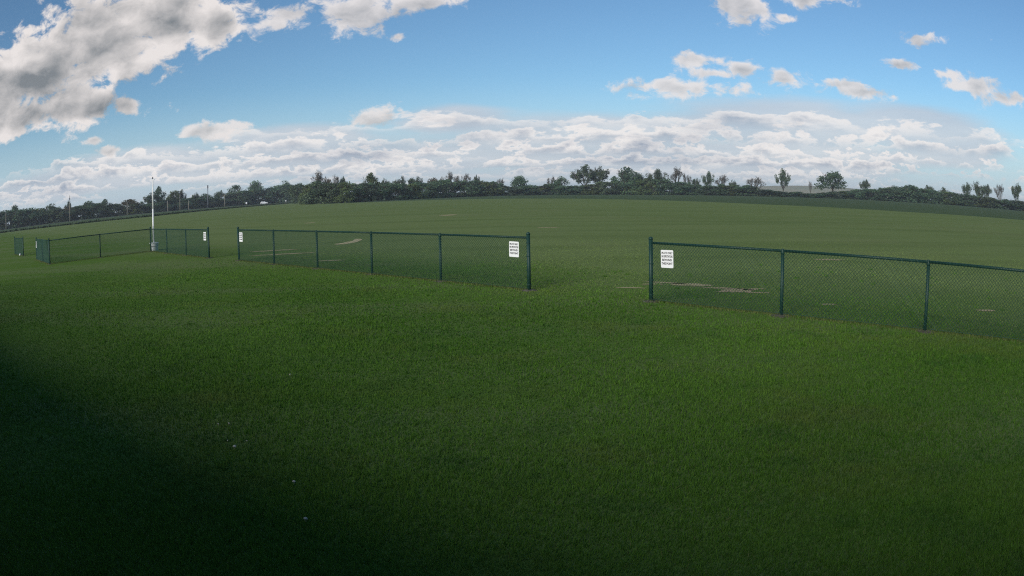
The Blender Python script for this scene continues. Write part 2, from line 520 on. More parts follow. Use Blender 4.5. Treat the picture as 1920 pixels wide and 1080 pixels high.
def patch(x, y, a, w, turn, mat, crescent=False):
    b = MB()
    n = 26
    vs = []
    for i in range(n):
        t = 2 * math.pi * i / n
        k = 0.8 + 0.4 * rng.random()
        px, py = a * k * math.cos(t), w * k * math.sin(t)
        if crescent:
            py += 0.9 * (px / a) ** 2
        vs.append((px, py, 0.0))
    b.add([(0, 0, 0)] + vs, [(0, i + 1, (i + 1) % n + 1) for i in range(n)])
    o = b.build('bare_patch', M[mat])
    o.location = (x, y, 0.010)
    o.rotation_euler = (0, 0, rad(turn))
    return tag(o, kind='structure')


PATCHES += [(4.9, 17.3, 0.5, 0.12, -25, 'soil'), (5.6, 17.0, 0.3, 0.14, 15, 'soil'), (4.75, 16.7, 0.16, 0.1, 0, 'soil'), (3.4, 18.3, 0.3, 0.1, -10, 'thatch')]
for P in PATCHES:
    patch(*P)
# crescent shaped sandy scrape
b = MB()
n = 20
pts = []
for i in range(n + 1):
    t = rad(-100 + 170 * i / n)
    w = 0.42 * math.sin(math.pi * (i + 0.5) / (n + 1)) + 0.05
    for s in (-1, 1):
        r = 1.0 + s * w * (0.8 + 0.4 * rng.random())
        pts.append((0.55 * r * math.cos(t), 1.9 * r * math.sin(t), 0))
b.add(pts, [(2 * i, 2 * i + 1, 2 * i + 3, 2 * i + 2) for i in range(n)])
o = b.build('bare_patch', material('pale sand scrape', (0.48, 0.40, 0.24), 0.95, 0.05, (3.0, (0.32, 0.28, 0.14), 0.45, 0.7)))
o.location = (-8.35, 38.2, 0.010)
tag(o, kind='structure')

# ------------------------------------------------------------------ unseen building added behind the view to shade the near lawn
CD = Vector((math.sin(rad(-57)), math.cos(rad(-57)), 0))     # along its front
crz = math.atan2(CD.y, CD.x)                                  # local +x runs along the front; local -y faces the field
blocker = thing('shade_building', 'long tan building with brown steel roof, added unseen behind the viewpoint for shade', 'shade_building', (0, 0, 0), crz)
X0, X1 = -22.0, 30.0
Lc, Mc = X1 - X0, (X0 + X1) / 2
wall = MB()
wall.box((Mc, 0.85, 1.25), (Lc - 0.8, 0.14, 2.5)).box((Mc, 6.6, 1.25), (Lc - 0.8, 0.14, 2.5))
wall.box((X0 + 0.5, 3.72, 1.25), (0.14, 5.58, 2.5)).box((X1 - 0.5, 3.72, 1.25), (0.14, 5.58, 2.5))
for xg in (X0 + 0.5, X1 - 0.5):
    wall.add([(xg - 0.07, 0.85, 2.5), (xg - 0.07, 6.6, 2.5), (xg - 0.07, 3.72, 4.1), (xg + 0.07, 0.85, 2.5), (xg + 0.07, 6.6, 2.5), (xg + 0.07, 3.72, 4.1)],
             [(0, 1, 2), (5, 4, 3), (0, 2, 5, 3), (1, 4, 5, 2), (0, 3, 4, 1)])
wall.build('wall', M['siding'], blocker)
roof = MB()
for y0, z0, y1, z1 in ((0.14, 2.52, 3.72, 4.35), (7.3, 2.52, 3.72, 4.35)):
    v = [(X0, y0, z0), (X1, y0, z0), (X1, y1, z1), (X0, y1, z1)]
    v += [(a, c, e + 0.12) for a, c, e in v]
    roof.add(v, [(0, 1, 2, 3), (7, 6, 5, 4), (0, 4, 5, 1), (1, 5, 6, 2), (2, 6, 7, 3), (3, 7, 4, 0)])
roof = roof.build('roof', M['roofing'], blocker)
MB().box((Mc, 3.72, 4.49), (Lc, 0.3, 0.05)).build('ridge_cap', M['roofing'], roof)
for x in (2.0, 16.0):
    dr = MB().box((x, 0.765, 1.03), (0.95, 0.03, 2.05)).build('door', M['trim'], blocker)
    MB().box((x + 0.38, 0.735, 1.0), (0.04, 0.03, 0.14)).build('handle', M['galv'], dr)
for x in (-4.0, 6.0, 11.0, 21.0, 26.0):
    wd = MB().box((x, 0.767, 1.5), (1.2, 0.026, 1.0)).build('window', M['trim'], blocker)
    for sx in (-0.28, 0.28):
        MB().box((x + sx, 0.747, 1.5), (0.50, 0.014, 0.86)).build('pane', M['glass'], wd)

# ------------------------------------------------------------------ chain-link fences
H_RAIL = 1.20
MESHES = {}


def link_mesh(L):
    key = round(L, 2)
    if key not in MESHES:
        b = MB()
        lo, hi = 0.045, 1.228
        nd = max(3, round(L / 0.068))
        st = L / nd
        Hh = hi - lo
        for s in (1, -1):
            k = -int(Hh / st) - 2
            while k < nd + int(Hh / st) + 2:
                x0 = k * st
                # line x = x0 + s*(z-lo), clipped to 0..L
                za, zb = lo, hi
                if s > 0:
                    za, zb = max(lo, lo - x0), min(hi, lo + L - x0)
                else:
                    za, zb = max(lo, lo + x0 - L), min(hi, lo + x0)
                if zb - za > 0.02:
                    yy = -0.035 + s * 0.0036
                    b.tube((x0 + s * (za - lo), yy, za), (x0 + s * (zb - lo), yy, zb), 0.0035, n=3, caps=False)
                k += 1
        b.tube((0, -0.026, 0.06), (L, -0.026, 0.06), 0.003, n=4)
        MESHES[key] = b.mesh('chain_link_mesh', M['wire'])
    return MESHES[key]


def rail_mesh(L):
    key = ('r', round(L, 2))
    if key not in MESHES:
        MESHES[key] = MB().tube((0, 0, H_RAIL), (L, 0, H_RAIL), 0.025, n=10).mesh('top_rail', M['vinyl'], True)
    return MESHES[key]


MESHES['line_post'] = MB().tube((0, 0, -0.3), (0, 0, 1.175), 0.034, n=12).mesh('post', M['vinyl'], True)
MESHES['end_post'] = MB().tube((0, 0, -0.3), (0, 0, 1.275), 0.042, n=12).mesh('post', M['vinyl'], True)
MESHES['dome_cap'] = MB().lathe([(0.047, 0), (0.047, 0.022), (0.038, 0.040), (0.020, 0.052), (0.004, 0.056)], 12).mesh('post_cap', M['vinyl'], True)
MESHES['loop_cap'] = MB().lathe([(0.038, -0.03), (0.038, 0.0), (0.031, 0.035), (0.028, 0.058), (0.016, 0.068)], 12).mesh('post_cap', M['vinyl'], True)
MESHES['band'] = MB().tube((0, 0, -0.011), (0, 0, 0.011), 0.046, n=12).box((0, -0.056, 0), (0.012, 0.03, 0.02)).mesh('tension_band', M['vinyl'])
fb = MB()
prof = [(0.20, -0.05), (0.19, 0.010), (0.12, 0.022), (0.034, 0.028)]
fb.lathe(prof, 14)
MESHES['footing'] = fb.mesh('footing', M['concrete'])
POST_SPOTS = []


def fence(label, pts, ends, bays=None):
    """pts: ground points of the posts; ends: which of them are terminal posts"""
    t = thing('chain_link_fence', label, 'fence', (pts[0][0], pts[0][1], 0), 0, 'green chain link fences along the flying field')
    base = Vector((*pts[0], 0))
    for i, p in enumerate(pts):
        P = Vector((*p, 0)) - base
        e = i in ends
        po = link('post', MESHES['end_post' if e else 'line_post'], t, P)
        r = random.Random(i * 7 + int(p[0] * 10))
        po.rotation_euler = (r.uniform(-0.008, 0.008), r.uniform(-0.008, 0.008), 0)
        link('post_cap', MESHES['dome_cap' if e else 'loop_cap'], po, (0, 0, 1.27 if e else 1.17))
        ft = link('footing', MESHES['footing'], po)
        ft.rotation_euler = (0, 0, r.uniform(0, 6))
        ft.scale = (r.uniform(0.85, 1.25), r.uniform(0.85, 1.25), 1)
        POST_SPOTS.append(p)
        q = pts[i + 1] if i + 1 < len(pts) else pts[i - 1]
        if e:
            for z in (0.15, 0.45, 0.78, 1.08):
                bd = link('tension_band', MESHES['band'], po, (0, 0, z))
                bd.rotation_euler = (0, 0, math.atan2(q[1] - p[1], q[0] - p[0]) + math.pi / 2)
    for i in range(len(pts) - 1):
        a, c = Vector((*pts[i], 0)), Vector((*pts[i + 1], 0))
        d = c - a
        if d.x < 0 or (abs(d.x) < 0.3 and d.y < 0):       # keep the mesh on the camera's side of the posts
            a, c, d = c, a, -d
        rz = math.atan2(d.y, d.x)
        for nm, me in (('top_rail', rail_mesh(d.length)), ('chain_link_mesh', link_mesh(d.length))):
            k = link(nm, me, t, a - base)
            k.rotation_euler = (0, 0, rz)
            if nm == 'chain_link_mesh':
                k['kind'] = 'stuff'
    return t


def run(x, y, ang, n, sp=3.05):
    return [(x + math.cos(ang) * sp * i, y + math.sin(ang) * sp * i) for i in range(n)]


F_MID = run(-10.545, 28.209, -0.7716, 6)
F_RIGHT = run(2.822, 15.450, -0.8085, 5)
c0 = (-19.116, 36.574)
F_CORNER = [(-27.4, 35.3), (-25.25, 33.2), (-23.10, 31.11), (-21.11, 33.84)] + run(c0[0], c0[1], -0.7905, 4)
F_FAR = [(-35.9, 42.9), (-32.75, 40.3)]
fence('green chain link fence with five bays and a sign at each end, in the middle', F_MID, (0, 5))
fence('green chain link fence nearest the camera, running out of view at the right', F_RIGHT, (0, 4))
fence('green chain link fence bent round the white flagpole and tub, at the left', F_CORNER, (0, 2, 4, 7))
fence('short single bay of green chain link fence at the far left', F_FAR, (0, 1))

# ------------------------------------------------------------------ signs wired to the fences


def sign_meshes():
    w, h, r = 0.305, 0.355, 0.022
    b = MB()
    out = []
    for cx, cz, a0 in ((w / 2 - r, h / 2 - r, 0), (-w / 2 + r, h / 2 - r, 90), (-w / 2 + r, -h / 2 + r, 180), (w / 2 - r, -h / 2 + r, 270)):
        for k in range(5):
            t = rad(a0 + 22.5 * k)
            out.append((cx + r * math.cos(t), cz + r * math.sin(t)))
    n = len(out)
    b.add([(x, -0.004, z) for x, z in out] + [(x, 0.0, z) for x, z in out],
          [tuple(range(n)), tuple(range(2 * n - 1, n - 1, -1))] + [(i, i + n, (i + 1) % n + n, (i + 1) % n) for i in range(n)])
    plate = b.mesh('plate', M['sign'])
    lines = []
    for txt, z, s in (('PILOTS ONLY', 0.098, 0.060), ('NO SPECTATORS', 0.030, 0.060), ('BEYOND', -0.040, 0.060), ('THIS POINT', -0.112, 0.060)):
        cu = bpy.data.curves.new('lettering', 'FONT')
        cu.body = txt
        cu.align_x = 'CENTER'
        cu.size = s
        cu.offset = 0.0018
        cu.resolution_u = 2
        ob = bpy.data.objects.new('lettering', cu)
        COL.objects.link(ob)
        dg = bpy.context.evaluated_depsgraph_get()
        me = bpy.data.meshes.new_from_object(ob.evaluated_get(dg))
        bpy.data.objects.remove(ob)
        wid = max(v.co.x for v in me.vertices) - min(v.co.x for v in me.vertices)
        k = min(1.0, 0.27 / wid)
        for v in me.vertices:
            v.co = (v.co.x * k, -0.0062, v.co.y + z)
        me.materials.clear()
        me.materials.append(M['ink'])
        me.name = 'lettering'
        lines.append(me)
    return plate, lines


PLATE, LINES = sign_meshes()


def sign(label, post, other, t, z, tilt=0.0):
    a, c = Vector((*post, 0)), Vector((*other, 0))
    p = a + (c - a).normalized() * t
    d = (c - a) if (c - a).x > 0 else (a - c)
    rz = math.atan2(d.y, d.x)
    nrm = Vector((math.sin(rz), -math.cos(rz), 0))
    p = p + nrm * 0.042
    o = thing('sign', label, 'sign', (p.x, p.y, z), rz, 'white notice signs on the fences')
    o.rotation_euler = (0, tilt, rz)
    link('plate', PLATE, o)
    for me in LINES:
        link('lettering', me, o)


sign('white notice sign on the right end of the middle fence', F_MID[5], F_MID[4], 0.41, 0.925, 0.015)
sign('white notice sign on the fence nearest the camera', F_RIGHT[0], F_RIGHT[1], 0.43, 0.90, -0.02)
sign('white notice sign on the left end of the middle fence', F_MID[0], F_MID[1], 0.34, 0.93, 0.01)
sign('white notice sign right of the flagpole, on the end of the bent fence', F_CORNER[7], F_CORNER[6], 0.34, 0.93, -0.01)
sign('white notice sign seen nearly edge on at the far left end of the bent fence', F_CORNER[0], F_CORNER[1], 0.30, 0.90)

# ------------------------------------------------------------------ flagpole in its tub
fp = polar(-27.30, 42.1)
t = thing('tub', 'white plastic tub with rim holding the foot of the flagpole', 'tub', (fp.x, fp.y, 0))
MB().lathe([(0.215, 0.0), (0.225, 0.02), (0.255, 0.40), (0.255, 0.42), (0.225, 0.42), (0.215, 0.36), (0.02, 0.36)], 24).build('body', M['tub'], t, True)
MB().lathe([(0.262, 0.385), (0.285, 0.39), (0.285, 0.43), (0.262, 0.435)], 24).build('rim', M['tub'], t)
MB().lathe([(0.236, 0.22), (0.246, 0.225), (0.248, 0.255), (0.238, 0.26)], 24).build('band', M['dark'], t)
for s in (-1, 1):
    MB().tube((0.285 * s, -0.06, 0.34), (0.32 * s, 0.0, 0.31), 0.012, n=6).tube((0.32 * s, 0.0, 0.31), (0.285 * s, 0.06, 0.34), 0.012, n=6).build('handle', M['dark'], t)
MB().lathe([(0.212, 0.362), (0.205, 0.375), (0.03, 0.385)], 20).build('gravel_fill', M['concrete'], t)
t = thing('flagpole', 'slim white flagpole without a flag standing in the white tub', 'flagpole', (fp.x - 0.03, fp.y, 0.06))
MB().tube((0, 0, 0.31), (0, 0, 2.2), 0.052, 0.048, n=12).tube((0, 0, 2.2), (0, 0, 3.84), 0.048, 0.038, n=12).build('pole', M['white_paint'], t, True)
MB().lathe([(0.03, 3.83), (0.035, 3.86), (0.035, 3.91), (0.02, 3.94), (0.012, 3.955)], 10).build('pole_top', M['dark'], t)
MB().tube((0.03, -0.01, 3.80), (0.09, -0.01, 3.80), 0.008, n=6).tube((0.09, -0.02, 3.80), (0.09, 0.02, 3.80), 0.03, n=10).build('pulley', M['galv'], t)
MB().tube((0.060, -0.045, 3.78), (0.055, -0.045, 1.2), 0.004, n=4).build('halyard', M['white_paint'], t)
MB().box((0.0, -0.045, 1.2), (0.02, 0.03, 0.14)).build('cleat', M['galv'], t)
MB().tube((0, 0, 0.95), (0, 0, 1.0), 0.046, n=12).build('clamp', M['galv'], t)

pp = Vector((-33.7, 41.0, 0))
o = thing('container', 'small white plastic container lying at the foot of the far left fence bay', 'container', (pp.x, pp.y, 0.075))
o.rotation_euler = (0, 0, -0.8)
MB().tube((-0.15, 0, 0), (0.12, 0, 0), 0.08, 0.08, n=14).tube((0.12, 0, 0), (0.17, 0, 0), 0.08, 0.035, n=14).build('body', M['tub'], o, True)
MB().tube((0.17, 0, 0), (0.20, 0, 0), 0.034, n=10).build('lid', M['dark'], o)

# ------------------------------------------------------------------ roadside poles, car, shed


def utility_pole(az, dist, h, label, kind):
    p = polar(az, dist)
    t = thing('mast' if kind == 'mast' else 'utility_pole', label, 'mast' if kind == 'mast' else 'pole', (p.x, p.y, 0), rad(15), 'poles along the road')
    mat = M['mast'] if kind == 'mast' else M['pole_wood']
    r = 0.20 if kind != 'mast' else 0.30
    MB().tube((0, 0, -0.3), (0, 0, h), r, r * 0.72, n=10).build('shaft', mat, t, True)
    if kind == 'cross':
        MB().box((0, 0.2, h - 0.35), (2.6, 0.14, 0.16)).build('crossarm', mat, t)
        for x in (-1.15, -0.5, 0.5, 1.15):
            MB().lathe([(0.05, 0), (0.07, 0.05), (0.03, 0.16)], 8, (x, 0.2, h - 0.27)).build('insulator', M['tub'], t)
    elif kind == 'can':
        MB().tube((0, -0.34, h - 1.9), (0, -0.34, h - 1.0), 0.24, n=12).build('transformer', M['mast'], t, True)
        MB().lathe([(0.05, 0), (0.07, 0.05), (0.03, 0.16)], 8, (0, 0, h)).build('insulator', M['tub'], t)
    elif kind == 'mast':
        MB().box((0, 0, h - 0.9), (0.75, 0.5, 1.7)).build('head', mat, t)
    else:
        MB().lathe([(0.05, 0), (0.07, 0.05), (0.03, 0.16)], 8, (0, 0, h)).build('insulator', M['tub'], t)


for P in [(-40.74, 318, 7.3, 'short tan utility pole at the far left against the dark wood', 'plain'),
          (-34.60, 348, 12.0, 'tallest tan utility pole, rising above the dark wood at the left', 'can'),
          (-29.51, 378, 6.5, 'tan utility pole in front of the tan leaved tree', 'plain'),
          (-26.10, 398, 5.7, 'short pale pole first to the right of the flagpole', 'plain'),
          (-25.09, 406, 8.2, 'pale utility pole reaching the treetops, second right of the flagpole', 'can'),
          (-24.39, 412, 5.0, 'short pale pole third to the right of the flagpole', 'plain'),
          (-22.83, 432, 13.1, 'slim dark grey mast standing high above the trees', 'mast'),
          (-21.51, 442, 7.4, 'pale utility pole with a crossarm left of the car', 'cross')]:
    utility_pole(*P)


def car(loc, rz):
    t = thing('car', 'white car on the road at the foot of the trees on the left', 'car', loc, rz)
    # side profile, x forward
    low = [(-2.25, 0.28), (-2.35, 0.75), (-2.25, 1.0), (-1.3, 1.08), (0.9, 1.05), (1.9, 0.95), (2.3, 0.78), (2.35, 0.30)]
    b = MB()
    n = len(low)
    rows = []
    for yy, sx in ((-0.92, 0.985), (-0.80, 1.0), (0.80, 1.0), (0.92, 0.985)):
        rows.append([(x * sx, yy, z if abs(yy) < 0.9 else 0.32 + (z - 0.32) * 0.94) for x, z in low])
    for r in rows:
        b.v += r
    for k in range(3):
        for i in range(n):
            j = (i + 1) % n
            b.f.append((k * n + i, k * n + j, (k + 1) * n + j, (k + 1) * n + i))
    b.f += [tuple(range(n)), tuple(range(4 * n - 1, 3 * n - 1, -1))]
    body = b.build('body', M['car_paint'], t, False)
    cab = [(-2.05, 1.02), (-1.75, 1.62), (-1.5, 1.70), (0.1, 1.70), (0.35, 1.64), (1.05, 1.04)]
    b = MB()
    n = len(cab)
    for yy in (-1, 1):
        b.v += [(x, yy * (0.84 if z < 1.2 else 0.66), z) for x, z in cab]
    b.f += [(i, (i + 1) % n, n + (i + 1) % n, n + i) for i in range(n)] + [tuple(range(n - 1, -1, -1)), tuple(range(n, 2 * n))]
    b.build('cabin', M['car_paint'], t)
    for s in (-1, 1):
        for xs in ((-1.75, -1.55, -0.75, -0.75), (-0.62, -0.62, 0.05, 0.72)):
            x0, x1, x2, x3 = xs
            v = [(x0, s * 0.846, 1.12), (x1, s * 0.690, 1.60), (x2, s * 0.690, 1.60), (x3, s * 0.846, 1.12)]
            MB().add(v, [(0, 1, 2, 3) if s > 0 else (3, 2, 1, 0)]).build('side_window', M['glass'], t)
        for x in (-1.45, 1.42):
            wh = MB().tube((x, s * 0.72, 0.33), (x, s * 0.945, 0.33), 0.33, n=18).build('wheel', M['dark'], t)
            MB().tube((x, s * 0.94, 0.33), (x, s * 0.955, 0.33), 0.20, n=14).build('rim', M['galv'], wh)
        MB().box((2.30, s * 0.66, 0.72), (0.10, 0.36, 0.14)).build('headlight', M['lamp_glass'], t)
        MB().box((-2.31, s * 0.72, 0.84), (0.08, 0.24, 0.24)).build('tail_light', M['tail'], t)
    MB().add([(0.42, -0.62, 1.60), (0.42, 0.62, 1.60), (1.02, 0.76, 1.10), (1.02, -0.76, 1.10)], [(3, 2, 1, 0)]).build('windscreen', M['glass'], t)
    MB().add([(-1.83, -0.6, 1.56), (-1.83, 0.6, 1.56), (-2.06, 0.72, 1.12), (-2.06, -0.72, 1.12)], [(0, 1, 2, 3)]).build('rear_window', M['glass'], t)
    MB().box((0, 0, 0.30), (4.3, 1.6, 0.16)).build('underbody', M['dark'], t)


cp = polar(-18.42, 474)
car((cp.x, cp.y, 0.36), rad(20))


def roadside_box(az, dist, w, h, label, name, cat):
    p = polar(az, dist)
    t = thing(name, label, cat, (p.x, p.y, 0.0), rad(10))
    MB().box((0, 0, 0.6), (0.12, 0.12, 1.2)).build('post', M['pole_wood'], t)
    MB().box((0, 0, 1.2 + h / 2), (w, 0.5, h)).box((0, 0, 1.22 + h), (w * 0.8, 0.4, 0.06)).build('box', M['tub'], t)


roadside_box(-19.79, 455, 0.9, 0.9, 'small white box on a post beside the road, left of the car', 'mailbox', 'mailbox')
roadside_box(-16.73, 478, 0.6, 0.6, 'small white box on a post beside the road, right of the car', 'mailbox', 'mailbox')

sp = polar(26.15, 424)
t = thing('shed', 'low dark shed with a white roof among the trees on the right', 'shed', (sp.x, sp.y, 0), rad(-26))
t.scale = (0.95, 0.9, 0.85)
MB().box((0, 0, 1.0), (5.0, 4.0, 2.0)).build('wall', M['shed_wall'], t)
rf = MB()
rf.add([(-2.9, -2.4, 1.95), (2.9, -2.4, 1.95), (2.9, 0, 3.1), (-2.9, 0, 3.1), (-2.9, 2.4, 1.95), (2.9, 2.4, 1.95),
        (-2.9, -2.4, 2.05), (2.9, -2.4, 2.05), (2.9, 0, 3.2), (-2.9, 0, 3.2), (-2.9, 2.4, 2.05), (2.9, 2.4, 2.05)],
       [(0, 1, 2, 3), (3, 2, 5, 4), (9, 8, 7, 6), (10, 11, 8, 9), (0, 6, 7, 1), (4, 5, 11, 10), (1, 7, 8, 2), (2, 8, 11, 5), (0, 3, 9, 6), (3, 4, 10, 9)])
rf.build('roof', M['shed_roof'], t)
MB().box((0.6, -2.02, 0.95), (1.1, 0.04, 1.9)).build('door', M['bark'], t)
MB().box((-1.4, -2.02, 1.2), (0.8, 0.04, 0.7)).build('window', M['glass'], t)

# ------------------------------------------------------------------ trees
def leaf_quads(C, size, rs):
    """random quads centred on C (n,3)"""
    n = len(C)
    a = rs.normal(size=(n, 3)); a /= np.linalg.norm(a, axis=1)[:, None]
    b = rs.normal(size=(n, 3)); b -= (a * b).sum(1)[:, None] * a; b /= np.linalg.norm(b, axis=1)[:, None]
    s = (size * rs.uniform(0.5, 1.3, n))[:, None]
    V = np.stack([C - a * s, C + b * s * 0.62, C + a * s, C - b * s * 0.62], 1).reshape(-1, 3)
    return V, np.arange(4 * n)


def tree_meshes(kind, seed, leaf, bark):
    """unit tree: height 1, crown half width about 0.5"""
    rs = np.random.RandomState(seed)
    b = MB()
    cl = []          # clumps: centre, radius
    spec = {'dense': (0.20, 30, 0.5, 3000, 0.034), 'shrub': (0.02, 26, 0.5, 2600, 0.040), 'umbrella': (0.34, 34, 0.5, 2600, 0.030),
            'airy': (0.18, 60, 0.5, 2800, 0.026), 'bare': (0.15, 50, 0.5, 700, 0.018)}[kind]
    z0, ncl, hw, nleaf, ls = spec
    tips = []

    def limb(p, d, L, r, depth):
        q = p + d * L
        b.tube(p, q, r, r * 0.68, n=5, caps=False)
        if depth == 0:
            tips.append(q)
            return
        for _ in range(3 if kind in ('bare', 'airy') else 2):
            dd = Vector((d.x + rs.uniform(-0.75, 0.75), d.y + rs.uniform(-0.75, 0.75), d.z + rs.uniform(-0.15, 0.55)))
            limb(q, dd.normalized(), L * rs.uniform(0.55, 0.82), r * 0.62, depth - 1)

    th = {'dense': 0.30, 'shrub': 0.12, 'umbrella': 0.36, 'airy': 0.20, 'bare': 0.18}[kind]
    b.tube((0, 0, -0.02), (rs.uniform(-.02, .02), rs.uniform(-.02, .02), th), 0.022, 0.016, n=7, caps=False)
    top = Vector(b.v[-1]) * 0 + Vector((0, 0, th))
    nl = 7 if kind in ('bare', 'airy') else 6
    for k in range(nl):
        t = 2 * math.pi * (k + rs.uniform(-0.3, 0.3)) / nl
        out = rs.uniform(0.25, 1.1) if kind in ('bare', 'airy') else rs.uniform(0.25, 0.75)
        d = Vector((math.cos(t) * out, math.sin(t) * out, 1.0)).normalized()
        limb(top * rs.uniform(0.75, 1.0), d, 0.22 if kind != 'shrub' else 0.3, 0.017 if kind == 'bare' else 0.011, 3 if kind == 'bare' else 2)
    # fit the limbs inside the unit crown
    V = np.array([tuple(v) for v in b.v])
    V[:, 2] *= 0.98 / max(0.5, V[:, 2].max())
    sx = max(abs(V[:, 0]).max(), abs(V[:, 1]).max())
    V[:, :2] *= 0.47 / max(sx, 0.1)
    rr = np.hypot(V[:len(V), 0], V[:len(V), 1])
    b.v = [tuple(v) for v in V]
    T = np.array([tuple(v) for v in tips])
    T[:, 2] *= 1.0
    C = []
    for k in range(ncl):
        if kind in ('airy', 'bare'):
            hi_ = V[V[:, 2] > 0.30]
            tv = hi_[rs.randint(len(hi_))]
            c = tv * np.array([1.0, 1.0, rs.uniform(0.9, 1.0)])
            r = rs.uniform(0.06, 0.14) if kind == 'airy' else rs.uniform(0.04, 0.09)
        else:
            t = rs.uniform(0, 2 * math.pi)
            u = rs.uniform(0, 1)
            u = u ** 1.3 if kind == 'shrub' else u
            zc = z0 + (1 - z0) * (0.06 + 0.84 * u)
            if kind == 'umbrella':
                rad_ = 0.40 * math.sqrt(max(0.05, 1 - u ** 2.2)) * rs.uniform(0.4, 1.0)
            elif kind == 'shrub':
                rad_ = 0.40 * math.sqrt(max(0.05, 1 - u ** 2.5)) * rs.uniform(0.3, 1.0)
            else:
                rad_ = 0.38 * math.sqrt(max(0.04, 1 - (2 * u - 0.85) ** 2)) * rs.uniform(0.3, 1.0)
            c = np.array([rad_ * math.cos(t), rad_ * math.sin(t), zc])
            r = rs.uniform(0.09, 0.18)
        C.append((c, r))
    w = np.array([r ** 2 for _, r in C]); w /= w.sum()
    idx = rs.choice(len(C), nleaf, p=w)
    cen = np.array([c for c, _ in C])[idx]
    ra = np.array([r for _, r in C])[idx]
    g = rs.normal(size=(nleaf, 3)); g /= np.linalg.norm(g, axis=1)[:, None]
    P = cen + g * (ra * rs.uniform(0.35, 1.05, nleaf))[:, None]
    if kind not in ('airy', 'bare'):
        P[:, 2] = P[:, 2] / np.percentile(P[:, 2], 99.3)
        P[:, :2] *= 0.5 / np.percentile(np.hypot(P[:, 0], P[:, 1]), 97)
    P[:, 2] = np.clip(P[:, 2], 0.005, 1.04)
    LV, LL = leaf_quads(P, ls, rs)
    LV[:, 2] = np.maximum(LV[:, 2], 0.0)
    ct = rs.uniform(0, 1, len(C))[idx]
    tint = np.clip(0.65 * ct + 0.35 * rs.uniform(0, 1, nleaf), 0, 1)
    crown = array_mesh('crown', LV, LL, 4, M[leaf], np.repeat(tint, 4))
    trunk = b.mesh('trunk', M[bark])
    return trunk, crown


KIND = {'dense': ('dense', 'leaf_dense', 'bark'), 'olive': ('dense', 'leaf_olive', 'bark'), 'tan': ('dense', 'leaf_tan', 'bark'),
        'brown': ('airy', 'leaf_brown', 'bark'), 'airy': ('airy', 'leaf_airy', 'bark'), 'bare': ('bare', 'leaf_brown', 'bark_pale'),
        'umbrella': ('umbrella', 'leaf_dense', 'bark')}
VARS = {}


def tree(name, az, dist, h, w, kind, label, cat, seed, nvar=4, group=None):
    sh, lf, bk = KIND[kind] if kind in KIND else ('shrub', kind, 'bark')
    key = (sh, lf, seed % nvar)
    if key not in VARS:
        VARS[key] = tree_meshes(sh, sum(map(ord, sh + lf)) + 17 * (seed % nvar), lf, bk)
    p = polar(az, dist)
    r = random.Random(seed)
    t = thing(name, label, cat, (p.x, p.y, -0.05), r.uniform(0, 6.28), group)
    t.scale = (w, w, h)
    link('trunk', VARS[key][0], t)
    link('crown', VARS[key][1], t)
    return t


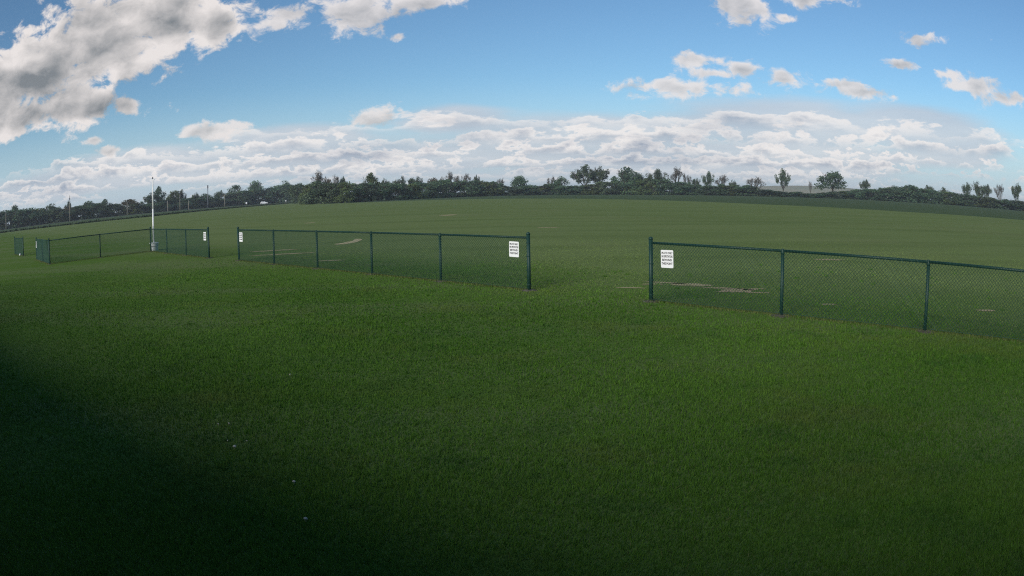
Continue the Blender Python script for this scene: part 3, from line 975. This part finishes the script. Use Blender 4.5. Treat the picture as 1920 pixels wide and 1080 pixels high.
TREES = [
    (-39.72, 386, 10.3, 10.7, 'dense', 'rounded dark tree near the leftmost utility pole at the wood end'),
    (-36.37, 390, 9.0, 11.6, 'dense', 'broad dark tree between the two leftmost utility poles behind the road'),
    (-34.73, 391, 9.6, 4.7, 'airy', 'thin open crowned tree right behind the tall pole by the road'),
    (-32.90, 398, 8.6, 9.9, 'dense', 'dark bushy tree just right of the tall roadside pole'),
    (-31.53, 404, 8.7, 8.6, 'dense', 'dark bushy tree left of the tan leaved tree behind the road'),
    (-29.22, 412, 7.8, 11.1, 'tan', 'tan and olive leaved tree behind a short pole, left of the flagpole'),
    (-28.27, 418, 6.2, 4.6, 'dense', 'small dark tree in the dip between the tan tree and the flagpole'),
    (-27.59, 423, 11.1, 7.3, 'airy', 'open branched tree whose crown shows left of the white flagpole'),
    (-26.92, 428, 12.9, 8.6, 'dense', 'tall dark tree directly behind the white flagpole'),
    (-25.59, 441, 10.6, 9.5, 'olive', 'olive green tree first to the right of the flagpole tree'),
    (-24.98, 447, 11.0, 6.1, 'airy', 'open topped tree behind the bare utility pole right of the flagpole'),
    (-23.85, 459, 10.0, 4.8, 'airy', 'small gappy tree midway between flagpole and the slim mast'),
    (-23.12, 466, 8.1, 11.9, 'dense', 'low domed tree at the foot of the slim grey mast'),
    (-21.92, 478, 9.6, 7.1, 'airy', 'flat topped open tree left of the utility pole with a crossarm'),
    (-20.57, 491, 12.1, 13.7, 'dense', 'wide dark tree just right of the utility pole with a crossarm'),
    (-19.10, 509, 14.4, 10.4, 'dense', 'tall round headed tree standing above the white car'),
    (-18.07, 516, 10.1, 9.7, 'airy', 'patchy grey tree right of the round headed tree above the car'),
    (-16.70, 525, 13.5, 10.5, 'dense', 'dark tree with a peaked top, left of the bare treetops'),
    (-15.64, 400, 9.4, 8.5, 'dense', 'dark flat topped tree next to the bare treetops, on their left'),
    (-14.09, 300, 12.6, 8.5, 'bare', 'tall nearly bare tree with upswept twigs, leftmost of the leafless treetops'),
    (-13.20, 298, 10.8, 7.1, 'bare', 'nearly bare spreading tree beside the leftmost leafless treetop'),
    (-12.40, 300, 9.2, 3.4, 'airy', 'small dark tufted treetop right of the leftmost bare trees'),
    (-10.32, 310, 10.3, 6.0, 'olive', 'upright dense green tree standing alone above the hedge, left of centre'),
    (-9.17, 320, 9.1, 3.5, 'airy', 'wispy tree just right of the upright green tree'),
    (-8.13, 350, 9.8, 5.3, 'airy', 'open tree left half of a gappy pair above the hedge'),
    (-7.07, 355, 9.2, 7.3, 'airy', 'open tree right half of a gappy pair above the hedge'),
    (-5.34, 370, 9.6, 8.6, 'brown', 'brown tinged bushy tree left of the spiky bare treetops'),
    (-4.31, 385, 12.6, 7.4, 'bare', 'bare spiky tree with thin upright twigs left of centre'),
    (-3.37, 388, 11.7, 9.6, 'bare', 'brownish twiggy tree with comb-like upright branches left of centre'),
    (-2.47, 395, 10.1, 3.2, 'airy', 'small pointed treetop at the right foot of the comb-like bare tree'),
    (-0.71, 400, 9.1, 4.9, 'bare', 'faint thin leafless tree above the low hedge at centre'),
    (0.66, 395, 9.1, 8.6, 'dense', 'small steep domed tree alone above the low hedge at centre'),
    (3.05, 400, 9.8, 5.5, 'bare', 'spidery leafless tree left of the gap before the tallest trees'),
    (3.75, 398, 8.6, 7.6, 'dense', 'dark tree on the left side of the narrow sky gap'),
    (5.45, 395, 13.9, 11.9, 'airy', 'tallest broad open tree of the line, left of the two twin crowns'),
    (6.48, 398, 14.5, 9.9, 'airy', 'tallest open tree with forked top, right of the two twin crowns'),
    (8.49, 392, 12.7, 11.9, 'dense', 'big full dark tree right of the tallest open trees'),
    (9.47, 400, 10.7, 6.1, 'airy', 'gappy tree on the right shoulder of the big full dark tree'),
    (10.79, 395, 12.0, 9.9, 'airy', 'tree with a round hole of sky through its crown'),
    (12.32, 405, 14.3, 10.2, 'bare', 'tall pale twiggy tree right of the tree with the sky hole'),
    (13.11, 405, 11.3, 5.7, 'bare', 'shorter twiggy tree leaning right beside the pale twiggy tree'),
    (13.75, 410, 8.3, 4.6, 'airy', 'small feathery tree just left of the three feathery tufts'),
    (14.69, 410, 11.5, 6.4, 'airy', 'feathery dark tree first of the separate tufts right of centre'),
    (15.78, 412, 10.9, 9.4, 'bare', 'fan shaped feathery tree second of the separate tufts right of centre'),
    (16.59, 410, 7.8, 4.1, 'airy', 'little tufted tree on the right edge of the fan shaped tree'),
    (18.33, 420, 10.5, 10.3, 'bare', 'loose fan shaped tree standing apart left of the pale far hill'),
    (20.51, 430, 14.1, 8.2, 'airy', 'slim forked tree standing alone before the pale far hill'),
    (22.65, 430, 9.0, 3.2, 'bare', 'tiny leafless sapling before the pale far hill'),
    (24.43, 430, 13.6, 16.9, 'umbrella', 'large round umbrella crowned tree with visible trunk right of the pale hill'),
    (27.14, 440, 10.4, 6.8, 'airy', 'small dark tree above the white roofed shed'),
    (28.38, 440, 6.6, 6.2, 'dense', 'low round tree right of the white roofed shed'),
    (29.38, 440, 9.1, 6.3, 'airy', 'pointed small tree at the left end of the long low dome of trees'),
    (30.85, 430, 8.6, 16.7, 'dense', 'long low domed tree on the right of the tree line'),
    (32.64, 430, 9.3, 7.1, 'airy', 'forked small tree just right of the long low dome'),
    (33.97, 430, 8.7, 7.3, 'airy', 'small leaning tree before the last group of tall trees'),
    (36.10, 430, 13.2, 6.7, 'airy', 'upright tree first of the last tall group at the right'),
    (37.21, 430, 13.4, 9.1, 'airy', 'open tree second of the last tall group at the right'),
    (37.96, 430, 12.0, 7.7, 'airy', 'low open tree third of the last tall group at the right'),
    (39.22, 430, 13.9, 8.7, 'bare', 'thin arching tree fourth of the last tall group at the right'),
    (40.88, 430, 15.3, 8.1, 'airy', 'slim dark tree at the extreme right edge of the view'),
]
SHRUBS = [(-44.43, 384.0, 7.2, 14.3),
    (-43.47, 387.0, 7.3, 9.4),
    (-42.69, 382.0, 7.2, 14.4),
    (-42.04, 376.0, 7.7, 11.9),
    (-41.24, 376.0, 8.3, 10.2),
    (-40.35, 376.0, 8.0, 12.9),
    (-39.72, 376.0, 7.9, 8.3),
    (-38.87, 378.0, 8.0, 13.7),
    (-38.03, 391.0, 7.5, 11.5),
    (-37.26, 392.0, 7.4, 12.2),
    (-36.41, 383.0, 6.1, 10.0),
    (-35.81, 380.0, 6.5, 9.5),
    (-35.09, 390.0, 6.7, 9.8),
    (-34.46, 388.0, 6.2, 9.6),
    (-33.79, 384.0, 6.5, 12.8),
    (-33.25, 398.0, 6.5, 8.1),
    (-32.5, 396.0, 6.8, 7.9),
    (-31.97, 404.0, 7.0, 9.0),
    (-31.24, 406.0, 5.8, 9.8),
    (-30.63, 405.0, 6.0, 8.4),
    (-29.92, 409.0, 4.9, 8.1),
    (-29.15, 405.0, 5.1, 10.9),
    (-28.41, 419.0, 4.1, 10.8),
    (-27.82, 412.0, 4.8, 8.1),
    (-27.29, 429.0, 4.9, 8.9),
    (-26.79, 425.0, 5.1, 10.0),
    (-26.24, 435.0, 6.1, 10.5),
    (-25.64, 443.0, 7.3, 8.3),
    (-25.03, 436.0, 6.0, 11.9),
    (-24.3, 454.0, 6.2, 8.8),
    (-23.71, 461.0, 6.8, 10.0),
    (-23.12, 468.0, 4.9, 13.9),
    (-22.54, 472.0, 5.2, 11.1),
    (-21.99, 468.0, 5.2, 10.4),
    (-21.28, 483.0, 5.1, 11.4),
    (-20.72, 483.0, 7.7, 13.0),
    (-20.04, 499.0, 8.5, 13.3),
    (-19.4, 505.0, 8.4, 11.0),
    (-18.77, 506.0, 9.3, 13.3),
    (-18.14, 517.0, 9.4, 12.8),
    (-17.54, 514.0, 10.4, 10.4),
    (-16.92, 522.0, 10.9, 12.9),
    (-16.27, 510.0, 10.6, 13.0),
    (-15.62, 383.0, 8.4, 10.3),
    (-15.0, 302.0, 7.0, 6.9),
    (-14.43, 288.0, 7.7, 8.0),
    (-13.87, 287.0, 7.0, 7.2),
    (-13.38, 285.0, 6.6, 7.0),
    (-12.84, 289.0, 6.5, 6.9),
    (-12.22, 281.0, 6.7, 6.1),
    (-11.63, 294.0, 6.3, 7.0),
    (-11.18, 290.0, 6.0, 5.0),
    (-10.7, 293.0, 6.3, 5.5),
    (-10.26, 299.0, 6.3, 7.0),
    (-9.68, 312.0, 6.6, 5.2),
    (-9.15, 308.0, 6.2, 5.5),
    (-8.51, 307.0, 5.8, 7.2),
    (-8.05, 315.0, 5.8, 7.2),
    (-7.39, 323.0, 5.6, 8.2),
    (-6.81, 327.0, 6.3, 7.5),
    (-6.24, 348.0, 6.0, 8.1),
    (-5.72, 340.0, 6.3, 6.0),
    (-5.15, 350.0, 7.1, 8.2),
    (-4.51, 364.0, 7.5, 6.9),
    (-4.01, 369.0, 6.6, 9.9),
    (-3.37, 370.0, 6.8, 10.1),
    (-2.82, 374.0, 6.8, 10.2),
    (-2.27, 379.0, 6.8, 6.7),
    (-1.7, 379.0, 6.3, 9.5),
    (-1.07, 386.0, 6.4, 7.5),
    (-0.43, 385.0, 4.6, 7.4),
    (0.04, 387.0, 3.8, 8.9),
    (0.58, 392.0, 4.2, 9.6),
    (1.04, 387.0, 3.9, 8.6),
    (1.55, 391.0, 4.5, 8.4),
    (2.06, 392.0, 4.0, 6.6),
    (2.55, 398.0, 4.5, 10.4),
    (3.11, 396.0, 5.3, 8.3),
    (3.68, 394.0, 4.1, 8.5),
    (4.32, 390.0, 4.2, 10.0),
    (4.8, 397.0, 4.0, 6.8),
    (5.43, 391.0, 4.2, 7.7),
    (6.05, 387.0, 4.7, 8.4),
    (6.62, 390.0, 5.8, 7.1),
    (7.19, 386.0, 5.8, 7.4),
    (7.82, 396.0, 6.3, 6.7),
    (8.42, 401.0, 6.4, 9.8),
    (8.87, 389.0, 6.6, 9.2),
    (9.54, 388.0, 6.8, 7.7),
    (10.19, 396.0, 7.6, 8.4),
    (10.67, 387.0, 6.7, 6.9),
    (11.2, 387.0, 7.2, 9.0),
    (11.81, 389.0, 5.7, 8.4),
    (12.33, 394.0, 5.8, 10.8),
    (12.86, 398.0, 6.0, 7.4),
    (13.45, 402.0, 4.6, 9.3),
    (14.05, 397.0, 4.8, 7.9),
    (14.67, 391.0, 4.5, 7.7),
    (15.21, 393.0, 4.2, 9.9),
    (15.82, 402.0, 5.3, 7.3),
    (16.3, 396.0, 4.6, 10.7),
    (16.87, 406.0, 5.1, 7.1),
    (17.5, 397.0, 5.0, 11.2),
    (18.12, 397.0, 4.5, 11.3),
    (18.74, 399.0, 3.1, 9.8),
    (19.28, 403.0, 3.4, 9.9),
    (19.83, 401.0, 3.0, 10.9),
    (20.45, 407.0, 2.2, 11.2),
    (21.04, 410.0, 2.3, 10.8),
    (21.61, 402.0, 2.9, 8.1),
    (22.08, 410.0, 1.7, 11.0),
    (22.55, 416.0, 2.2, 10.5),
    (23.13, 404.0, 2.2, 8.0),
    (23.65, 409.0, 2.7, 11.7),
    (24.16, 407.0, 3.3, 8.2),
    (24.72, 410.0, 3.7, 7.6),
    (25.44, 418.0, 4.1, 11.2),
    (26.1, 418.0, 4.4, 8.3),
    (26.77, 414.0, 4.9, 11.4),
    (27.3, 404.0, 5.2, 8.7),
    (27.81, 419.0, 5.3, 9.8),
    (28.39, 408.0, 5.4, 11.5),
    (29.09, 408.0, 6.2, 11.2),
    (29.84, 411.0, 5.9, 13.0),
    (30.36, 417.0, 7.3, 10.3),
    (30.88, 420.0, 7.2, 11.0),
    (31.49, 405.0, 7.7, 12.7),
    (32.14, 405.0, 6.1, 9.3),
    (32.67, 406.0, 6.5, 9.4),
    (33.31, 406.0, 6.3, 8.3),
    (34.12, 413.0, 6.2, 10.6),
    (34.81, 410.0, 6.0, 9.0),
    (35.5, 415.0, 4.7, 13.5),
    (36.11, 414.0, 5.8, 11.4),
    (36.83, 415.0, 5.1, 13.0),
    (37.66, 413.0, 5.0, 13.7),
    (38.3, 411.0, 5.1, 9.4),
    (39.1, 411.0, 4.0, 9.8),
    (39.71, 407.0, 4.8, 11.6),
    (40.48, 407.0, 4.8, 13.4),
    (41.08, 411.0, 4.7, 11.7),
    (41.71, 412.0, 4.3, 14.2),
    (42.5, 417.0, 3.5, 14.7),
    (43.31, 420.0, 4.0, 14.3)]

for i, (az, dist, h, w, kind, lab) in enumerate(TREES):
    tree('broadleaf_tree', az, dist, h * 1.07, w * 1.2, kind, lab, 'tree', i, group='trees along the far edge of the field')
MARKS = [(-60, 'the left edge of the wood'), (-40.7, 'the leftmost utility pole'), (-34.6, 'the tallest utility pole'), (-29.2, 'the tan leaved tree'), (-27.3, 'the flagpole'),
         (-22.8, 'the slim grey mast'), (-21.5, 'the pole with crossarm'), (-18.4, 'the white car'), (-14.0, 'the tall bare treetops'),
         (-10.3, 'the upright green tree'), (-7.0, 'the gappy pair of trees'), (-3.4, 'the comb-like bare tree'), (0.7, 'the steep domed tree'),
         (4.6, 'the narrow sky gap'), (8.5, 'the big full dark tree'), (10.9, 'the tree with the sky hole'), (15.8, 'the fan shaped tree'),
         (20.4, 'the slim forked tree'), (24.3, 'the umbrella crowned tree'), (26.15, 'the white roofed shed'), (30.7, 'the long low domed tree'),
         (35.8, 'the last tall group of trees'), (40.8, 'the slim tree at the right edge')]
ORD = ['first', 'second', 'third', 'fourth', 'fifth', 'sixth', 'seventh', 'eighth', 'ninth', 'tenth', 'eleventh', 'twelfth']
count = {}
for i, (az, dist, h, w) in enumerate(SHRUBS):
    r = random.Random(i * 3 + 1)
    lf = r.choice(['leaf_dense', 'leaf_dense', 'leaf_dense', 'leaf_olive', 'leaf_airy', 'leaf_brown' if i % 4 == 0 else 'leaf_dense'])
    tone = {'leaf_dense': 'dark green', 'leaf_olive': 'olive green', 'leaf_airy': 'greyish green', 'leaf_brown': 'brownish'}[lf]
    mk = [m_ for m_ in MARKS if m_[0] <= az][-1][1]
    k = count[mk] = count.get(mk, -1) + 1
    tree('shrub', az, dist, h * (1.0 if 19 < az < 26 else 1.1), w * 1.55, lf, '%s hedge shrub, %s to the right of %s' % (tone, ORD[k], mk), 'shrub', i, 3, group='shrubs filling the hedge along the field')

# ------------------------------------------------------------------ small growth
# rank grass left standing along the left edge of the mown field
rs = np.random.RandomState(4)
P = []
for (x0, y0), (x1, y1) in zip(EDGE[:4], EDGE[1:5]):
    L = math.hypot(x1 - x0, y1 - y0)
    n = int(L * 14)
    t = rs.uniform(0, 1, n)
    P.append(np.stack([x0 + (x1 - x0) * t + rs.normal(0, 0.6, n), y0 + (y1 - y0) * t + rs.normal(0, 0.6, n), np.abs(rs.normal(0.2, 0.12, n))], 1))
x0, y0, x1, y1 = -175, 140, -152, 168
t = rs.uniform(0, 1, 500)
P.append(np.stack([x0 + (x1 - x0) * t + rs.normal(0, 0.6, 500), y0 + (y1 - y0) * t + rs.normal(0, 0.6, 500), np.abs(rs.normal(0.2, 0.12, 500))], 1))
P = np.concatenate(P)
V, LL = leaf_quads(P, 0.34, rs)
V[:, 2] = np.maximum(V[:, 2], 0)
o = link('rank_grass', array_mesh('rank_grass', V, LL, 4, M['verge'], np.repeat(rs.uniform(0, 1, len(P)), 4)))
tag(o, 'dark strip of uncut grass along the left edge of the mown field', 'grass', kind='stuff')


def blades(name, x, y, h, w, mat, lean, tint, z=0.0):
    n = len(x)
    a = rs.uniform(0, 2 * math.pi, n)
    dx, dy = np.cos(a) * w / 2, np.sin(a) * w / 2
    b = rs.uniform(0, 2 * math.pi, n)
    l = lean * h * rs.uniform(0.2, 1.0, n)
    zz = np.full(n, z)
    V = np.stack([np.stack([x - dx, y - dy, zz], 1), np.stack([x + dx, y + dy, zz], 1),
                  np.stack([x + np.cos(b) * l, y + np.sin(b) * l, zz + h], 1)], 1).reshape(-1, 3)
    return link(name, array_mesh(name, V, np.arange(3 * n), 3, mat, np.repeat(tint, 3)))


NB = 850000
u = rs.uniform(0, 1, NB)
R0, R1 = 2.6, 42.0
e = -0.15
r = (R0 ** e + u * (R1 ** e - R0 ** e)) ** (1 / e)
a = rs.uniform(rad(-58), rad(56), NB)
x, y = np.sin(a) * r, np.cos(a) * r
keep = np.ones(NB, bool)
for (px, py, pa, pw, turn, mt) in PATCHES:
    c, s = math.cos(rad(turn)), math.sin(rad(turn))
    ux, uy = (x - px) * c + (y - py) * s, -(x - px) * s + (y - py) * c
    keep &= ~(((ux / pa) ** 2 + (uy / pw) ** 2 < 1.15) & (rs.uniform(0, 1, NB) < 0.86))
for px, py in POST_SPOTS:
    keep &= ((x - px) ** 2 + (y - py) ** 2 > 0.19 ** 2) | (rs.uniform(0, 1, NB) < 0.15)
keep &= rs.uniform(0, 1, NB) > np.clip((r - 26) / 16, 0, 1)
x, y, r = x[keep], y[keep], r[keep]
n = len(x)
fade = np.clip(1.15 - r / 40, 0.25, 1)
h = rs.uniform(0.022, 0.055, n) * fade * (1 + 0.35 * np.sin(x * 0.9 + 1.3 * np.sin(y * 0.6)) * np.cos(y * 0.8 + x * 0.3))
w = 0.0042 * (np.maximum(r, 3.5) / 3.5) ** 0.95
pt = 0.5 + 0.25 * np.sin(x * 0.55 + 1.7 * np.sin(y * 0.37)) + 0.25 * np.sin(y * 0.7 + 2.0 * np.cos(x * 0.45))
tint = np.clip(0.42 * pt + 0.62 * rs.uniform(0, 1, n) ** 1.5 - 0.04, 0, 1)
side = (x + y) * 0.7071 - 12.55 + 3.0 * np.sin(x * 0.31 + 0.8 * np.sin(y * 0.23)) * np.cos(y * 0.27) + rs.normal(0, 2.2, n)
inn = side < 2.5
o = blades('grass', x[inn], y[inn], h[inn], w[inn], M['blade'], 0.9, tint[inn], 0.004)
tag(o, 'short mown green grass of the lawn in front of the fences', 'grass', kind='stuff')
inn = ~inn
o = blades('field_grass', x[inn], y[inn], h[inn] * 0.8, w[inn], M['field_blade'], 0.9, tint[inn], 0.004)
tag(o, 'short olive green grass of the flying field behind the fences', 'grass', kind='stuff')

# coarser tufts and dry straws scattered through the lawn
nt_ = 900
u = rs.uniform(0, 1, nt_)
r = 2.8 * (24 / 2.8) ** u
a = rs.uniform(rad(-56), rad(54), nt_)
k = rs.randint(10, 26, nt_)
cx, cy, cr = np.repeat(np.sin(a) * r, k), np.repeat(np.cos(a) * r, k), np.repeat(r, k)
m_ = len(cx)
tx, ty = cx + rs.normal(0, 0.03, m_), cy + rs.normal(0, 0.03, m_)
o = blades('tuft_grass', tx, ty, rs.uniform(0.035, 0.062, m_), 0.0050 * (np.maximum(cr, 3.5) / 3.5) ** 0.8, M['blade'], 0.8, np.clip(np.repeat(rs.uniform(0.3, 0.8, nt_), k) + rs.normal(0, 0.15, m_), 0, 1), 0.004)
tag(o, 'coarser grass tufts standing a little above the mown lawn', 'grass', kind='stuff')
m_ = 9000
r = 2.8 * (26 / 2.8) ** rs.uniform(0, 1, m_)
a = rs.uniform(rad(-56), rad(54), m_)
o = blades('dry_straw', np.sin(a) * r, np.cos(a) * r, rs.uniform(0.02, 0.05, m_), 0.005 * (np.maximum(r, 3.5) / 3.5) ** 0.8, M['fringe'], 1.8, rs.uniform(0.2, 1, m_), 0.006)
tag(o, 'dry straw coloured blades scattered through the lawn', 'grass', kind='stuff')

# longer dry grass the mower leaves under the fences
xs, ys = [], []
for line in (F_MID, F_RIGHT, F_CORNER, F_FAR):
    for p, q in zip(line[:-1], line[1:]):
        m_ = 900
        t = rs.uniform(0, 1, m_)
        nx, ny = -(q[1] - p[1]) / 3.05, (q[0] - p[0]) / 3.05
        off = rs.normal(0, 0.07, m_)
        xs.append(p[0] + (q[0] - p[0]) * t + nx * off)
        ys.append(p[1] + (q[1] - p[1]) * t + ny * off)
for p in POST_SPOTS:
    t = rs.uniform(0, 6.28, 60)
    d = rs.uniform(0.15, 0.28, 60)
    xs.append(p[0] + np.cos(t) * d)
    ys.append(p[1] + np.sin(t) * d)
xs, ys = np.concatenate(xs), np.concatenate(ys)
n = len(xs)
o = blades('fringe_grass', xs, ys, rs.uniform(0.025, 0.075, n), np.full(n, 0.013), M['fringe'], 0.6, rs.uniform(0, 1, n), 0.004)
tag(o, 'longer dry yellowish grass in a thin line under the fences', 'grass', kind='stuff')

# pale little mushrooms in the shaded lawn
MUSH = [(-2.60, 6.36, 1.35, 'largest pale mushroom of the cluster in the dark lawn'), (-2.75, 6.57, 0.6, 'tiny pale mushroom on the left of the largest one in the cluster'),
        (-2.55, 6.60, 0.55, 'tiny pale mushroom on the right of the largest one in the cluster'), (-3.05, 7.08, 0.7, 'small pale mushroom, left one of the pair behind the cluster'),
        (-2.94, 7.12, 0.75, 'small pale mushroom, right one of the pair behind the cluster'), (-1.78, 5.57, 1.1, 'pale mushroom alone between the cluster and the nearest mushroom'),
        (-1.50, 4.84, 1.2, 'pale mushroom nearest the bottom edge of the view'), (-2.88, 9.36, 0.8, 'farthest small pale mushroom, above the cluster on the lit lawn')]
cap = MB().lathe([(0.008, 0.026), (0.020, 0.028), (0.023, 0.033), (0.019, 0.042), (0.010, 0.048), (0.002, 0.050)], 14).mesh('cap', M['mushroom'], True)
stem = MB().tube((0, 0, -0.01), (0, 0, 0.030), 0.008, 0.006, n=8).mesh('stem', M['mushroom'], True)
for i, (mx, my, s, lab) in enumerate(MUSH):
    s *= 0.62
    t = thing('mushroom', lab, 'mushroom', (mx, my, 0.012), i * 1.3, 'pale mushrooms in the lawn')
    t.scale = (s, s, s)
    t.rotation_euler = (rng.uniform(-0.2, 0.2), rng.uniform(-0.2, 0.2), i)
    link('stem', stem, t)
    link('cap', cap, t)

# ------------------------------------------------------------------ the air
hm = bpy.data.materials.new('haze')
hm.use_nodes = True
hm.node_tree.nodes.clear()
N = NT(hm.node_tree)
v = N.node('ShaderNodeVolumePrincipled')
v.inputs['Color'].default_value = (0.86, 0.91, 0.96, 1)
v.inputs['Density'].default_value = 0.00028
v.inputs['Anisotropy'].default_value = 0.2
out = N.node('ShaderNodeOutputMaterial')
hm.node_tree.links.new(v.outputs[0], out.inputs['Volume'])
o = MB().box((0, 900, 11.5), (5200, 4200, 25.0)).build('haze', hm)
tag(o, 'thin pale haze over the whole field', 'haze', kind='stuff')
